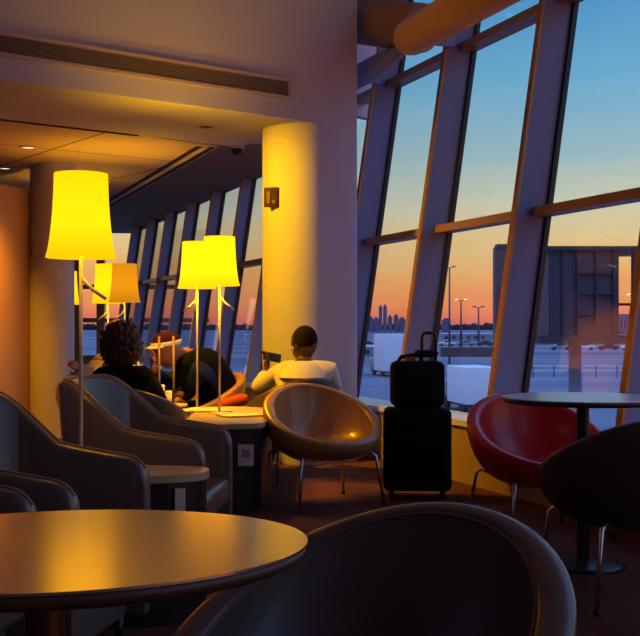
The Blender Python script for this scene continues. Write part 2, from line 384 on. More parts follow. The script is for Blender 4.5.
# ------------------------------------------------------------------ roof tube, brace, gussets
tb0 = Vector((1.0, 8.22, 3.49))
def tp(s): return tb0 + d*s
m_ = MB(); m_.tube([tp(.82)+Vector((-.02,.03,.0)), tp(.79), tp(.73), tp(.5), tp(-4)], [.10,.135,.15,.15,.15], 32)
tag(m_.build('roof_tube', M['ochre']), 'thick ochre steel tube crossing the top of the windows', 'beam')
m_ = MB(); m_.tube([Vector((.24,9.98,3.93)), Vector((.84,9.05,3.60))], .20, 32)
tag(m_.build('brace_tube', M['brown_tube']), 'dark brown steel tube from the pillar wall to the ochre tube', 'beam')
m_ = MB(); m_.tube([at(340,86,9.9), at(378,66,9.5), at(408,46,9.1)], [.10,.10,.04], 24)
tag(m_.build('strut_tube', M['plate']), 'slim pale blue strut under the brown tube beside the pillar', 'strut')
for s, lb in ((fin_s[6], 'blue-grey bolted gusset plate on the mullion just right of the pillar'), (fin_s[5], 'bolted gusset plate on the mullion behind the suitcases, under the ochre tube')):
    t = thing('gusset_plate', lb, 'steel plate', wp(s, 0, 3.56), 0, 'bolted gusset plates at the mullion heads')
    A_, B_, D_ = wp(s-.01,.05,3.50), wp(s-.01,.05,3.84), wp(s-.01,-.36,3.50)
    A2, B2, D2 = A_+d*-.03, B_+d*-.03, D_+d*-.03
    m_ = MB(); m_.add([A_,B_,D_,A2,B2,D2], [(0,1,2),(3,5,4),(0,3,4,1),(1,4,5,2),(2,5,3,0)]); sub(m_, 'plate', M['plate'], t)
    for j in range(4):
        c_ = wp(s-.045, -.06-.07*(j%2), 3.55+.06*(j//2)); m_ = MB(); m_.tube([c_, c_-d*.03], .018, 6); sub(m_, 'bolt', M['dark_steel'], t)

# ------------------------------------------------------------------ tub chairs
def tub_chair(label, leather, loc, rz, group='low round tub chairs', sc_=1.0):
    t = thing('tub_chair', label, 'chair', loc, rz, group); t.scale = (sc_,)*3
    N = 72; Rx, Ry = .392, .375; zc_, A = .575, .168; wd = .07
    def rim(p):
        x = Rx*math.sin(p); y = Ry*math.cos(p)
        z = zc_ + A*math.cos(p) - .015*math.sin(p)**2
        return x, y, z
    outer = []
    zb = .27
    for j in range(13):
        a_ = (j/12)*PI/2
        ring = []
        for k in range(N):
            p = 2*PI*k/N; x, y, z = rim(p); h = z-zb
            rr = math.sin(a_)**.72*(1-.0*a_); 
            if j == 0: rr = .02
            zz = zb + h*(1-math.cos(a_))**(.95)
            ring.append(Vector((x*rr, y*rr+.02*(1-rr), zz)))
        outer.append(ring)
    for j in range(1, 9):                 # rolled rim
        a_ = PI*j/8; ring = []
        for k in range(N):
            p = 2*PI*k/N; x, y, z = rim(p); c_ = 1-(wd/2)*(1-math.cos(a_))/Rx
            ring.append(Vector((x*c_, y*c_, z+wd*.33*math.sin(a_))))
        outer.append(ring)
    m_ = MB(); m_.loft(outer, True, False); m_.f.append(tuple(range(N))[::-1]); m_.sm.append(True); m_.build('shell', leather, t)
    inner = []
    fi = 1-wd/Rx
    for j in range(13):
        u = j/12; ring = []
        for k in range(N):
            p = 2*PI*k/N; x, y, z = rim(p); zs = .35
            rr = fi*math.cos(u*PI/2)**.6 if j < 12 else .01
            zz = zs + (z-zs+.002)*(1-math.sin(u*PI/2))**1.0
            ring.append(Vector((x*rr, y*rr, zz)))
        inner.append(ring)
    m_ = MB(); m_.loft(inner, True, False); m_.f.append(tuple(12*N+k for k in range(N))); m_.sm.append(True); m_.build('seat_lining', leather, t)
    m_ = MB(); pth = [Vector((x*fi*1.0, y*fi*1.0, z+.004)) for x, y, z in (rim(2*PI*k/N) for k in range(N+1))]
    m_.tube(pth, .0035, 6, False); m_.build('piping', leather, t)
    for sx in (-1,1):
        for sy in (-1,1):
            m_ = MB(); m_.tube([(sx*.15,sy*.15,.30),(sx*.235,sy*.225,.345),(sx*.26,sy*.245,.32),(sx*.30,sy*.285,.012)], .0105, 12)
            lg = m_.build('leg', M['chrome'], t)
            m_ = MB(); m_.lathe([(.001,0),(.014,0),(.014,.018),(.009,.02)], (sx*.301,sy*.286,0), 12); m_.build('foot', M['black_plastic'], lg)
    return t
R = math.radians
tub_chair('large dark brown tub chair at the lower edge, tucked to the round table', M['leather_front'], (.065,2.02,0), R(-40), sc_=1.02)
tub_chair('bronze leather tub chair on chrome legs in the centre, empty', M['leather_tan'], (.016,7.15,0), R(26))
tub_chair('bright red leather tub chair behind the window-side table', M['leather_red'], ((540-320)/F*6.0,6.05,0), R(16))
tub_chair('black-brown tub chair seen from behind at the right edge, before the red one', M['leather_dark'], ((634-320)/F*4.7,4.72,0), R(192), sc_=1.03)
tub_chair('dark tub chair with golden rim where the curly-haired person sits', M['leather_dark'], ((132-320)/F*7.3,7.25,0), R(172))
tub_chair('dark tub chair under the man in the cream jacket', M['leather_dark'], ((290-320)/F*8.4,8.42,0), R(215))
tub_chair('tub chair with tan rim holding the person in cap and black jacket', M['leather_tan'], ((200-320)/F*9.0,9.0,0), R(-62))
tub_chair('tub chair almost hidden behind the curly hair, under the person in cream shirt', M['leather_grey'], ((100-320)/F*9.6,9.65,0), R(20))

# ------------------------------------------------------------------ winged armchairs
def armchair(label, loc, rz):
    t = thing('armchair', label, 'armchair', loc, rz, 'taupe leather armchairs along the left')
    # local: seat opens toward +X; U runs from near arm (-Y) round the back (-X) to far arm (+Y)
    path = []
    hw, L = .33, .34
    xs_ = [0,.008,.02,.035,.055,.08,.13,.19,.26,.34,.42]
    for k in xs_: path.append((L-k, -hw, 0))
    for k in range(1, 16):
        a_ = -PI/2 - PI*k/16; path.append((-.08+.20*math.cos(a_), hw*math.sin(a_), 0))
    for k in xs_[::-1]: path.append((L-k, hw, 0))
    n = len(path); rings = []
    for i, p in enumerate(path):
        a0 = Vector(path[max(i-1,0)]); b0 = Vector(path[min(i+1,n-1)]); tt = (b0-a0).normalized(); nn = Vector((tt.y,-tt.x,0))
        u = max(0, min(1, (.02-p[0])/.22)); u = u*u*(3-2*u)
        top = .665 + .15*min(.42, L-p[0]) + .19*u; de = L-p[0]
        if de < .07: top -= .07-math.sqrt(max(0, .07**2-(.07-de)**2))
        lean = .05*u
        ht = .036; P = Vector(p)
        prof = [(-ht*.7,.10),(-ht,.2),(-ht,top-.03),(-ht*.75,top-.008),(0,top),(ht*.75,top-.008),(ht,top-.03),(ht,.2),(ht*.7,.10)]
        sgn = 1
        rings.append([P+nn*o_*1.0+Vector((-lean*(z_-.3)/.5 if z_ > .3 else 0,0,z_)) for o_, z_ in prof])
    m_ = MB(); m_.loft(rings, True, True); bevel(m_.build('shell', M['leather_grey'], t), .012, 3)
    m_ = MB(); m_.rbox((.05,0,.37),(.58,.585,.13), .035); m_.build('seat_cushion', M['leather_grey'], t)
    m_ = MB(); m_.rbox((.0,0,.2),(.55,.585,.2), .02); m_.build('seat_base', M['leather_grey'], t)
    m_ = MB()
    m_.tube([r[4]+Vector((0,0,.001)) for r in rings[1:-1]], .004, 6, True); m_.build('piping', M['piping'], t)
    for sx in (-.22,.26):
        for sy in (-.25,.25):
            m_ = MB(); m_.tube([(sx,sy,.12),(sx,sy,0)], [.018,.012], 12); m_.build('leg', M['dark_metal'], t)
    return t
armchair('taupe leather armchair, farthest of the three on the left, in front of the golden-rimmed chair', ((148-320)/F*4.92-.02, 4.95, 0), R(-5))
armchair('taupe leather armchair, middle of the three on the left, before the tall lamp', (-1.02, 3.75, 0), R(-10))
armchair('taupe leather armchair cut by the left edge, nearest of the three', (-1.22, 2.93, 0), R(-10))

# ------------------------------------------------------------------ round tables
def round_table(label, loc, sx, sy, topm, H=.81, base=.26, pole_dx=0):
    t = thing('round_table', label, 'table', loc)
    m_ = MB(); m_.prism([(sx*math.cos(2*PI*k/96), sy*math.sin(2*PI*k/96)) for k in range(96)], H-.004, H); m_.build('tabletop', topm, t)
    m_ = MB(); m_.lathe([(.001,H-.0045),(.996,H-.0045),(.992,H-.020),(.95,H-.028),(.001,H-.028)], n=96, sx=sx, sy=sy); m_.build('edge_band', M['table_edge'], t)
    m_ = MB(); m_.lathe([(.03,H-.034),(.03,.03)], (pole_dx,0,0), 28); m_.lathe([(.09,H-.034),(.09,H-.045),(.03,H-.05)], (pole_dx,0,0), 28); m_.build('pedestal', M['dark_metal'] if topm == M['table_white'] else mat('bronze_metal', (.12,.05,.03), .35, metal=.6), t)
    m_ = MB(); m_.lathe([(.001,.0),(base,.0),(base,.008),(base*.9,.018),(.04,.03),(.001,.03)], (pole_dx,0,0), 48); m_.build('base_plate', M['dark_metal'], t)
    return t
round_table('round taupe table filling the lower left, reflecting the yellow lamps', (-.408,1.715,0), .392, .318, M['table_top'], .81, .2, pole_dx=-.02).rotation_euler = (0,0,R(13))
round_table('round pale table by the window over the red chair', ((583-320)/F*5.28, 5.28, 0), .385, .385, M['table_white'], .81, .2)

# ------------------------------------------------------------------ service tables with black bodies
def block_table(label, loc, poly, H, inset, rz=0):
    t = thing('side_table', label, 'side table', loc, rz)
    poly = smooth_loop(poly, 2)
    m_ = MB(); m_.prism(poly, H-.03, H); bevel(m_.build('tabletop', M['table_tan'], t), .006)
    cx = sum(p[0] for p in poly)/len(poly); cy = sum(p[1] for p in poly)/len(poly)
    ip = [(cx+(p[0]-cx)*inset, cy+(p[1]-cy)*inset) for p in poly]
    m_ = MB(); m_.prism(ip, .04, H-.03); m_.build('body', M['black_body'], t)
    ip = [(cx+(p[0]-cx)*inset*.93, cy+(p[1]-cy)*inset*.93) for p in poly]
    m_ = MB(); m_.prism(ip, 0, .04); m_.build('plinth', M['dark_metal'], t)
    return t
t1 = block_table('small black-bodied table with beige top and silver strip between two armchairs', (-.86,4.36,0), [(-.28,-.02),(-.24,-.18),(.10,-.2),(.40,-.13),(.43,.04),(.36,.13),(-.2,.2)], .58, .97)
m_ = MB(); m_.box((.325,-.158,.43),(.04,.012,.20), rz=.35); o = m_.build('metal_strip', M['silver'], t1); o['label'] = 'upright silver strip'
t2 = block_table('low black-bodied table with beige top and white card carrying two lamps', ((205-320)/F*7.35,7.35,0), [(-.07,-.60),(.05,-.66),(.36,-.62),(.44,-.5),(.44,.75),(.35,.85),(-.07,.85),(-.10,.7),(-.10,-.5)], .55, .97)
m_ = MB(); m_.box((.315,-.625,.36),(.095,.008,.13)); o = m_.build('notice_card', M['card'], t2); o['label'] = 'white card fixed to the black side'
m_ = MB()
m_.box((.315,-.6305,.37),(.05,.003,.05)); m_.build('card_print', mat('card_print', (.45,.25,.22), .7), t2)
def magazine(label, p, sx, sy, rz, m=M['paper']):
    t = thing('magazine', label, 'magazine', p, rz)
    a_ = MB(); a_.box((0,0,.004),(sx,sy,.008)); a_.build('pages', m, t)
    a_ = MB(); a_.box((0,0,.0095),(sx+.004,sy+.004,.002)); a_.add([(-.3*sx,-.3*sy,.0112),(.3*sx,-.3*sy,.0112),(.3*sx,.0,.0112),(-.3*sx,.0,.0112)],[(0,1,2,3)]); a_.build('cover', m, t)
magazine('yellowish magazine lying near the front corner of the lamp table', atz(242,416,.551), .20,.28, R(-60))
magazine('pale magazine lying at the back of the lamp table', atz(207,411,.551), .24,.34, R(-80), mat('beige_paper', (.7,.55,.3), .6))

# ------------------------------------------------------------------ lamps
def lamp(label, base, ztop, m='shade', twig=1, rz=0, energy=14, k=1.0, light=True):
    t = thing('table_lamp', label, 'lamp', base, rz, 'lamps with yellow shades and twig poles')
    zt = ztop-base[2]; zb = zt-.335*k
    a_ = MB(); a_.lathe([(.001,0),(.07,0),(.07,.006),(.02,.012),(.001,.012)], n=32); a_.build('base', M['pole'], t)
    a_ = MB(); a_.tube([(0,0,.01),(0,0,zb+.1)], .008, 14); pl = a_.build('pole', M['pole'], t)
    a_ = MB(); a_.tube([(0,0,zb-.08),(twig*.05,0,zb-.13),(twig*.10,0,zb-.165)], [.008,.0075,.007], 10); a_.build('twig', M['pole'], t)
    prof = []
    for j in range(13):
        u = j/12; r = .140 - .034*u**.6 - .0*(u); prof.append(((r-.004*math.sin(PI*u))*k, zb+(zt-zb)*u))
    a_ = MB(); a_.lathe(prof, n=56); sh = a_.build('lamp_shade', M[m], t)
    so = sh.modifiers.new('solid', 'SOLIDIFY'); so.thickness = .003; so.offset = -1
    a_ = MB(); a_.sphere((0,0,zb+.15), (.03,.03,.045), 16, 10); a_.build('bulb', M['bulb'], t)
    a_ = MB()
    for q in range(3): a_.tube([(0,0,zt-.03),(prof[-1][0]*.985*math.cos(q*2.094),prof[-1][0]*.985*math.sin(q*2.094),zt-.012)], .002, 6)
    a_.tube([(0,0,zb+.1),(0,0,zt-.03)], .004, 8); a_.build('shade_carrier', M['pole'], t)
    if light:
        L = bpy.data.lights.new('lamp_light', 'POINT'); L.energy = energy*3.2; L.color = (1,.47,.0); L.shadow_soft_size = .05
        lo = bpy.data.objects.new('lamp_light', L); C.objects.link(lo); lo.parent = t; lo.location = (0,0,zt-.165)
    return t
p = at(81, 0, 4.40); lamp('large yellow lamp nearest the viewer, over the taupe armchairs', (p.x,4.40,.58), 1.758, twig=1, energy=2.5)
p = at(197,0,7.95); lamp('yellow lamp on the beige table, left one of the overlapping pair', (p.x,7.95,.55), 1.757, m='shade_pair', twig=-1, energy=36)
p = at(219.5,0,7.55); lamp('yellow lamp on the beige table, right one overlapping its neighbour', (p.x,7.55,.55), 1.762, m='shade_pair', twig=1, energy=36)
def stand(label, p):
    t = thing('side_table', label, 'side table', p); a_ = MB(); a_.lathe([(.001,.55),(.25,.55),(.25,.52),(.001,.52)], n=36); a_.build('tabletop', M['table_tan'], t)
    a_ = MB(); a_.lathe([(.22,.52),(.22,0)], n=36, cap=True); a_.build('body', M['black_body'], t)
p = at(108,0,10.6); stand('dark drum table under the far bright lamp', (p.x,10.6,0)); lamp('bright yellow lamp, far pair left one behind the curly hair', (p.x,10.6,.55), 1.745, twig=-1, energy=18, k=1.12)
p = at(124.5,0,10.1); stand('dark drum table under the far amber lamp', (p.x,10.1,0)) ; lamp('dimmer amber lamp just above the curly hair', (p.x,10.1,.55), 1.72, m='shade_dim', twig=-1, energy=8, k=1.05)
p = at(66,0,12.2); stand('drum table nearly hidden behind the left pillar', (p.x,12.2,0)); lamp('far lamp peeping out from behind the left pillar', (p.x,12.2,.55), 1.757, twig=-1, energy=10, k=1.1)

# ------------------------------------------------------------------ luggage
sc = Vector(((418-320)/F*7.35, 7.42, 0))
t = thing('trolley_suitcase', 'large black trolley suitcase standing on the floor by the window sill', 'suitcase', sc, R(-4), 'black luggage stacked by the window')
a_ = MB(); a_.rbox((0,0,.325),(.455,.27,.55), .04); a_.build('body', M['black_cloth'], t)
a_ = MB(); a_.rbox((0,-.145,.25),(.38,.05,.33), .02); a_.build('front_pocket', M['black_cloth'], t)
for sx in (-.17,.17):
    for sy in (-.09,.09): a_ = MB(); a_.tube([(sx-.014,sy,.028),(sx+.014,sy,.028)], .028, 16); a_.build('wheel', M['black_plastic'], t)
a_ = MB(); hx = .035; zt = EYE-(333-HZ)/F*7.5
a_.tube([(hx,.15,.5),(hx,.15,zt-.03),(hx+.012,.15,zt-.004),(hx+.03,.15,zt),(hx+.065,.15,zt),(hx+.083,.15,zt-.004),(hx+.095,.15,zt-.03),(hx+.095,.15,.5)], .011, 12); a_.build('pull_handle', M['black_plastic'], t)
t = thing('cabin_bag', 'soft black cabin bag resting on top of the trolley suitcase', 'bag', sc+Vector((0,0,.605)), R(2), 'black luggage stacked by the window')
a_ = MB(); a_.rbox((0,-.005,.155),(.355,.22,.31), .045); a_.build('body', M['black_cloth'], t)
a_ = MB(); a_.rbox((0,-.125,.13),(.28,.05,.2), .02); a_.build('front_pocket', M['black_cloth'], t)
a_ = MB(); a_.tube([(-.13,0,.30),(-.11,0,.335),(-.02,0,.35),(.02,0,.34),(.03,0,.31)], .014, 10); a_.build('carry_handle', M['black_cloth'], t)
a_ = MB(); a_.rbox((.06,-.02,.36),(.15,.09,.05), .02, .5); a_.build('strap_roll', M['black_cloth'], t)
a_ = MB(); a_.box((-.045,-.015,.325),(.07,.01,.03)); o = a_.build('luggage_tag', M['orange_tag'], t); o['label'] = 'orange paper tag'
# suitcase with raised handle behind the lamp table
hp = at(166,0,8.30)
t = thing('trolley_suitcase', 'suitcase with raised tan handle before the person in the cap', 'suitcase', (hp.x,8.33,0), R(5))
a_ = MB(); a_.rbox((0,0,.30),(.34,.2,.5), .03); a_.build('body', M['black_cloth'], t)
a_ = MB(); a_.box((0,-.02,.03),(.30,.18,.05)); a_.build('wheel_base', M['black_plastic'], t)
a_ = MB(); zt = 1.075
for sx in (-.054,.054): a_.tube([(sx,-.03,.5),(sx,-.03,zt)], .009, 10)
a_.build('handle_rods', mat('tan_metal', (.35,.2,.13), .4, metal=.3), t)
a_ = MB(); a_.box((0,-.03,.655),(.16,.03,.02)); a_.build('crossbar', M['black_plastic'], t)
# cups on the lamp table
def cup(label, p, r, h):
    t = thing('paper_cup', label, 'cup', p, 0, 'white paper cups on the little table')
    a_ = MB(); a_.lathe([(.001,0),(r*.8,0),(r,h),(r*.93,h),(r*.75,.01),(.001,.01)], n=24); a_.build('cup_body', M['card'], t)
    a_ = MB(); a_.lathe([(r*1.04,h-.006),(r*1.04,h+.004),(r*.9,h+.012),(.001,h+.012)], n=24); a_.build('lid', M['white_plastic'], t)
p = at(164,0,8.03); t = thing('side_table', 'small round table with two white cups, mostly hidden behind the golden-rimmed chair', 'side table', (p.x,p.y,0)); a_ = MB(); a_.lathe([(.001,.58),(.17,.58),(.17,.56),(.001,.56)], n=36); a_.build('tabletop', M['table_tan'], t); a_ = MB(); a_.lathe([(.14,0),(.14,.015),(.02,.03),(.02,.56)], n=30); a_.build('pedestal', M['dark_metal'], t)
p = at(160,0,8.03); cup('taller white paper cup left of the shorter one behind the golden-rimmed chair', (p.x,8.03,.58), .034, .13)
p = at(168.5,0,8.03); cup('shorter white paper cup right of the taller one', (p.x,8.03,.58), .026, .085)

# ------------------------------------------------------------------ people
def skin_mesh(name, nodes, edges, m, parent, sub_=2, post=None):
    names = list(nodes); me = bpy.data.meshes.new(name)
    me.from_pydata([nodes[k][0] for k in names], [(names.index(a_), names.index(b_)) for a_, b_ in edges], [])
    o = bpy.data.objects.new(name+'_tmp', me); C.objects.link(o)
    sk = o.modifiers.new('skin', 'SKIN'); sk.use_smooth_shade = True
    if not me.skin_vertices: pass
    lay = me.skin_vertices[0].data
    for i, k in enumerate(names):
        r = nodes[k][1]; r = r if isinstance(r, tuple) else (r, r); lay[i].radius = r; lay[i].use_root = (i == 0)
    ss = o.modifiers.new('sub', 'SUBSURF'); ss.levels = sub_; ss.render_levels = sub_
    dg = bpy.context.evaluated_depsgraph_get(); dg.update()
    nm = bpy.data.meshes.new_from_object(o.evaluated_get(dg))
    bpy.data.objects.remove(o); bpy.data.meshes.remove(me)
    nm.name = name; nm.materials.clear(); nm.materials.append(m)
    for p_ in nm.polygons: p_.use_smooth = True
    ob = bpy.data.objects.new(name, nm); C.objects.link(ob); ob.parent = parent
    return ob
def V(*a): return Vector(a)
def lerp(a, b, t): return a+(b-a)*t
def hand_nodes(N, ed, pre, wrist, dirv, palmn, size=1.0, curl=.6):
    """palm and five bent fingers growing from the wrist node pre+'wr'"""
    dirv = dirv.normalized(); side = dirv.cross(palmn).normalized(); palmn = side.cross(dirv).normalized()
    pm = wrist+dirv*.05*size; N[pre+'pm'] = (pm, (.030*size,.018*size)); ed.append((pre+'wr', pre+'pm'))
    for i, (sd_, ln) in enumerate(((-.03,.068),(-.010,.078),(.010,.073),(.028,.058))):
        b = pm+dirv*.045*size+side*sd_*size
        m1 = b+(dirv*math.cos(curl)-palmn*math.sin(curl))*ln*.5*size
        m2 = m1+(dirv*math.cos(curl*2.1)-palmn*math.sin(curl*2.1))*ln*.5*size
        for q, (pt, r) in enumerate(((b,.010),(m1,.009),(m2,.0075))): N[pre+'f%d%d' % (i,q)] = (pt, r*size)
        ed += [(pre+'pm',pre+'f%d0' % i),(pre+'f%d0' % i,pre+'f%d1' % i),(pre+'f%d1' % i,pre+'f%d2' % i)]
    b = pm-side*.035*size+dirv*.0*size; m1 = b+(dirv*.7-side*.5-palmn*.5).normalized()*.038*size; m2 = m1+(dirv-palmn*.6).normalized()*.03*size
    for q, (pt, r) in enumerate(((b,.012),(m1,.0105),(m2,.009))): N[pre+'t%d' % q] = (pt, r*size)
    ed += [(pre+'pm',pre+'t0'),(pre+'t0',pre+'t1'),(pre+'t1',pre+'t2')]
def head_mesh(mb, c, fwd, up=V(0,0,1), s=1.0):
    fwd = fwd.normalized(); sd_ = fwd.cross(up).normalized(); up = sd_.cross(fwd).normalized()
    n, m = 28, 20
    rings = []
    for j in range(m+1):
        ph = PI*j/m-PI/2; ring = []
        for k in range(n):
            th = 2*PI*k/n; x = math.cos(ph)*math.sin(th); y = math.cos(ph)*math.cos(th); z = math.sin(ph)
            rx, ry, rz_ = .083, .104, .128
            if z < 0: rx *= 1-.28*(-z)**1.3; ry *= 1-.06*(-z)
            yy = y*ry + (.012 if (z < -.2 and y > 0) else 0)
            if y < 0 and z < -.25: yy *= 1-.35*(-z-.25)/.75
            q = max(math.cos(ph), 1e-3)
            if y > .55:                                       # face relief
                dx = abs(x*rx)
                nz = math.exp(-((z*rz_+.022)/.024)**2)*math.exp(-(dx/.013)**2); yy += .026*nz
                yy -= .012*math.exp(-((z*rz_-.006)/.014)**2)*math.exp(-((dx-.033)/.016)**2)
                yy += .006*math.exp(-((z*rz_+.062)/.012)**2)*math.exp(-(dx/.022)**2)
            ring.append(c+(sd_*x*rx+fwd*yy+up*z*rz_)*s)
        rings.append(ring)
    mb.loft(rings, True, True)
    for sgn in (-1,1):                                        # ears
        ec = c+(sd_*sgn*.086-fwd*.008-up*.012)*s
        r2 = []
        for j in range(9):
            ph = PI*j/8-PI/2
            r2.append([ec+(up*.030*math.sin(ph)+(fwd*.018*math.cos(a2)+sd_*.009*math.sin(a2))*max(math.cos(ph),.02))*s for a2 in [2*PI*k/12 for k in range(12)]])
        mb.loft(r2, True, True)
    return fwd, sd_, up
def join_into(ob, mb):
    """weld extra geometry into an existing mesh object"""
    bm = bmesh.new(); bm.from_mesh(ob.data)
    bmesh.ops.holes_fill(bm, edges=[e for e in bm.edges if e.is_boundary], sides=0)
    vs = [bm.verts.new(v) for v in mb.v]
    for f, s_ in zip(mb.f, mb.sm):
        try: q = bm.faces.new([vs[i] for i in f]); q.smooth = True
        except ValueError: pass
    bmesh.ops.recalc_face_normals(bm, faces=bm.faces[:]); bm.to_mesh(ob.data); bm.free()
    rm = ob.modifiers.new('one_surface', 'REMESH'); rm.mode = 'VOXEL'; rm.voxel_size = .006; rm.use_smooth_shade = True
    dg = bpy.context.evaluated_depsgraph_get(); dg.update()
    nm = bpy.data.meshes.new_from_object(ob.evaluated_get(dg)); old = ob.data; ob.modifiers.clear(); mt = old.materials[0]
    ob.data = nm; nm.materials.clear(); nm.materials.append(mt)
def person(label, J, skin, top_m, leg_m, headdir, hands, name='person', upv=V(0,0,1), grow=.014, sleeves=None):
    """J: dict of joints -> Vector; rel. to world. pelvis, chest, neck, head, shl, ell, wrl, shr, elr, wrr, hpl, knl, anl, hpr, knr, anr"""
    org = Vector((J['pelvis'].x, J['pelvis'].y, 0)); J = {k: v-org for k, v in J.items()}
    t = thing(name, label, 'person', org)
    rad = dict(pelvis=(.15,.12), belly=(.135,.105), chest=(.15,.11), neck=.055, shl=.06, ell=.042, wrl=.028, shr=.06, elr=.042, wrr=.028, hpl=.085, knl=.058, anl=.038, tol=.035, hpr=.085, knr=.058, anr=.038, tor=.035)
    J['belly'] = lerp(J['pelvis'], J['chest'], .5)
    for s_ in 'lr': J['to'+s_] = J['an'+s_]+V(J['kn'+s_].x-J['hp'+s_].x, J['kn'+s_].y-J['hp'+s_].y, 0).normalized()*.14+V(0,0,-.03)
    nb = J['head']-upv*.09; J['skull'] = nb
    N = {k: (J[k], rad[k]) for k in ('pelvis','belly','chest','neck')}
    N['skull'] = (nb, .055); ed = [('pelvis','belly'),('belly','chest'),('chest','neck'),('neck','skull')]
    for s_ in 'lr':
        for k in ('sh','el','wr','hp','kn','an','to'): N[k+s_] = (J[k+s_], rad[k+s_])
        ed += [('chest','sh'+s_),('sh'+s_,'el'+s_),('el'+s_,'wr'+s_),('pelvis','hp'+s_),('hp'+s_,'kn'+s_),('kn'+s_,'an'+s_),('an'+s_,'to'+s_)]
    N2 = dict(N)
    ed2 = list(ed)
    for s_ in 'lr':
        dv, pn, cu = hands[s_]
        N2['h'+s_+'wr'] = (J['wr'+s_]+dv.normalized()*.02, .024); ed2.append(('wr'+s_, 'h'+s_+'wr')); hand_nodes(N2, ed2, 'h'+s_, J['wr'+s_]+dv.normalized()*.02, dv, pn, 1.05, cu)
    body = skin_mesh('body', N2, ed2, skin, t, 2)
    hm = MB(); hf = head_mesh(hm, J['head'], headdir, upv, 1.1); join_into(body, hm)
    g = lambda k, e=grow: (N[k][0], tuple(x+e for x in N[k][1]) if isinstance(N[k][1], tuple) else N[k][1]+e)
    T = {k: g(k) for k in ('pelvis','belly','chest','neck','shl','ell','shr','elr')}
    T['neck'] = (lerp(J['chest'],J['neck'],.88), .082)
    te = [('pelvis','belly'),('belly','chest'),('chest','neck')]
    for s_ in 'lr':
        T['wr'+s_] = (lerp(J['el'+s_],J['wr'+s_],.93), .043); te += [('chest','sh'+s_),('sh'+s_,'el'+s_),('el'+s_,'wr'+s_)]
    skin_mesh('jacket', T, te, top_m, t, 2)
    P = {'pelvis': (J['pelvis'], (.162,.13))}; pe = []
    for s_ in 'lr':
        for k in ('hp','kn'): P[k+s_] = g(k+s_, .012)
        P['an'+s_] = (lerp(J['kn'+s_],J['an'+s_],.92), .052); pe += [('pelvis','hp'+s_),('hp'+s_,'kn'+s_),('kn'+s_,'an'+s_)]
    skin_mesh('trousers', P, pe, leg_m, t, 2)
    for s_ in 'lr':
        Sx = {'a': (J['an'+s_]+V(0,0,-.02), .05), 'b': (lerp(J['an'+s_],J['to'+s_],.6), .048), 'c': (J['to'+s_], .042)}
        skin_mesh('shoe', Sx, [('a','b'),('b','c')], M['black_plastic'], t, 1)
    return t, J, hf
def blob_hair(parent, c, r, m, amp=.03, fr=14, n=56, mm=36, keep=None, name='hair', seed=0):
    rings = []
    for j in range(mm+1):
        ph = PI*j/mm-PI/2; ring = []
        for k in range(n):
            th = 2*PI*k/n; dv = V(math.cos(ph)*math.cos(th), math.cos(ph)*math.sin(th), math.sin(ph))
            q = dv*fr*.1; a_ = abs(noise.noise(q*3+V(seed,0,0)))+.5*abs(noise.noise(q*7+V(0,seed,3)))
            rr = 1+amp*(a_*4-1)
            if keep: rr *= keep(dv)
            ring.append(c+V(dv.x*r[0], dv.y*r[1], dv.z*r[2])*rr)
        rings.append(ring)
    mb = MB(); mb.loft(rings, True, True); return mb.build(name, m, parent)

def px(a, b, Y): return at(a, b, Y)
# curly-haired person from behind
pe = V((122-320)/F*7.3, 7.22, .47)
J = dict(pelvis=pe, chest=pe+V(.0,.0,.30), neck=px(122,366,7.25), head=px(122,347,7.27),
    shl=px(101,379,7.25), shr=px(146,378,7.25), ell=px(96,400,7.4), elr=px(158,402,7.4), wrl=px(104,402,7.75), wrr=px(148,402,7.75),
    hpl=pe+V(-.1,.08,-.02), hpr=pe+V(.1,.08,-.02), knl=pe+V(-.13,.50,-.0), knr=pe+V(.13,.50,.0), anl=pe+V(-.12,.55,-.40), anr=pe+V(.12,.55,-.40))
t, JJ, hf = person('person with dark curly hair in a black top, seated with back to us', J, M['skin_light'], M['black_wool'], M['trousers'], V(.1,1,0), {'l': (V(.1,1,-.1),V(0,0,1),.5), 'r': (V(-.1,1,-.1),V(0,0,1),.5)}, grow=.03)
blob_hair(t, JJ['head']+V(0,-.02,.012), (.132,.135,.155), M['hair_red'], amp=.065, fr=17, n=90, mm=60, keep=lambda v: 1.0 if v.y < .5 else .82, seed=3)
# person in cream shirt behind
pe = V((106-320)/F*9.55, 9.5, .47)
J = dict(pelvis=pe, chest=pe+V(.0,-.05,.30), neck=px(110,352,9.3), head=px(116,336,9.25), shl=px(96,364,9.3), shr=px(132,362,9.35), ell=px(90,386,9.1), elr=px(142,388,9.1),
    wrl=px(84,377,8.85), wrr=px(130,392,8.9), hpl=pe+V(-.1,-.08,-.02), hpr=pe+V(.1,-.08,-.02), knl=pe+V(-.13,-.42,0), knr=pe+V(.13,-.42,0), anl=pe+V(-.13,-.46,-.40), anr=pe+V(.13,-.46,-.40))
t, JJ, hf = person('person in a cream shirt, mostly hidden behind the curly hair', J, M['skin_light'], M['cream_shirt'], M['trousers'], V(.2,-1,-.1), {'l': (V(-.3,-.5,.6),V(1,-.4,0),.5), 'r': (V(-.3,-1,0),V(0,0,1),.5)})
blob_hair(t, JJ['head']+V(0,.02,.02), (.095,.11,.12), M['hair_grey'], amp=.02, keep=lambda v: .8 if v.y < -.3 and v.z < .5 else 1)
a_ = MB(); q = px(84,377,8.72); M4 = Matrix.Rotation(.35, 4, 'Y') @ Matrix.Rotation(.3, 4, 'Z'); a_.box(q, (.11,.006,.20), M4=M4); tag(a_.build('paper_sheet', M['card']), 'white folded sheet held up beside the pillar on the left', 'paper')
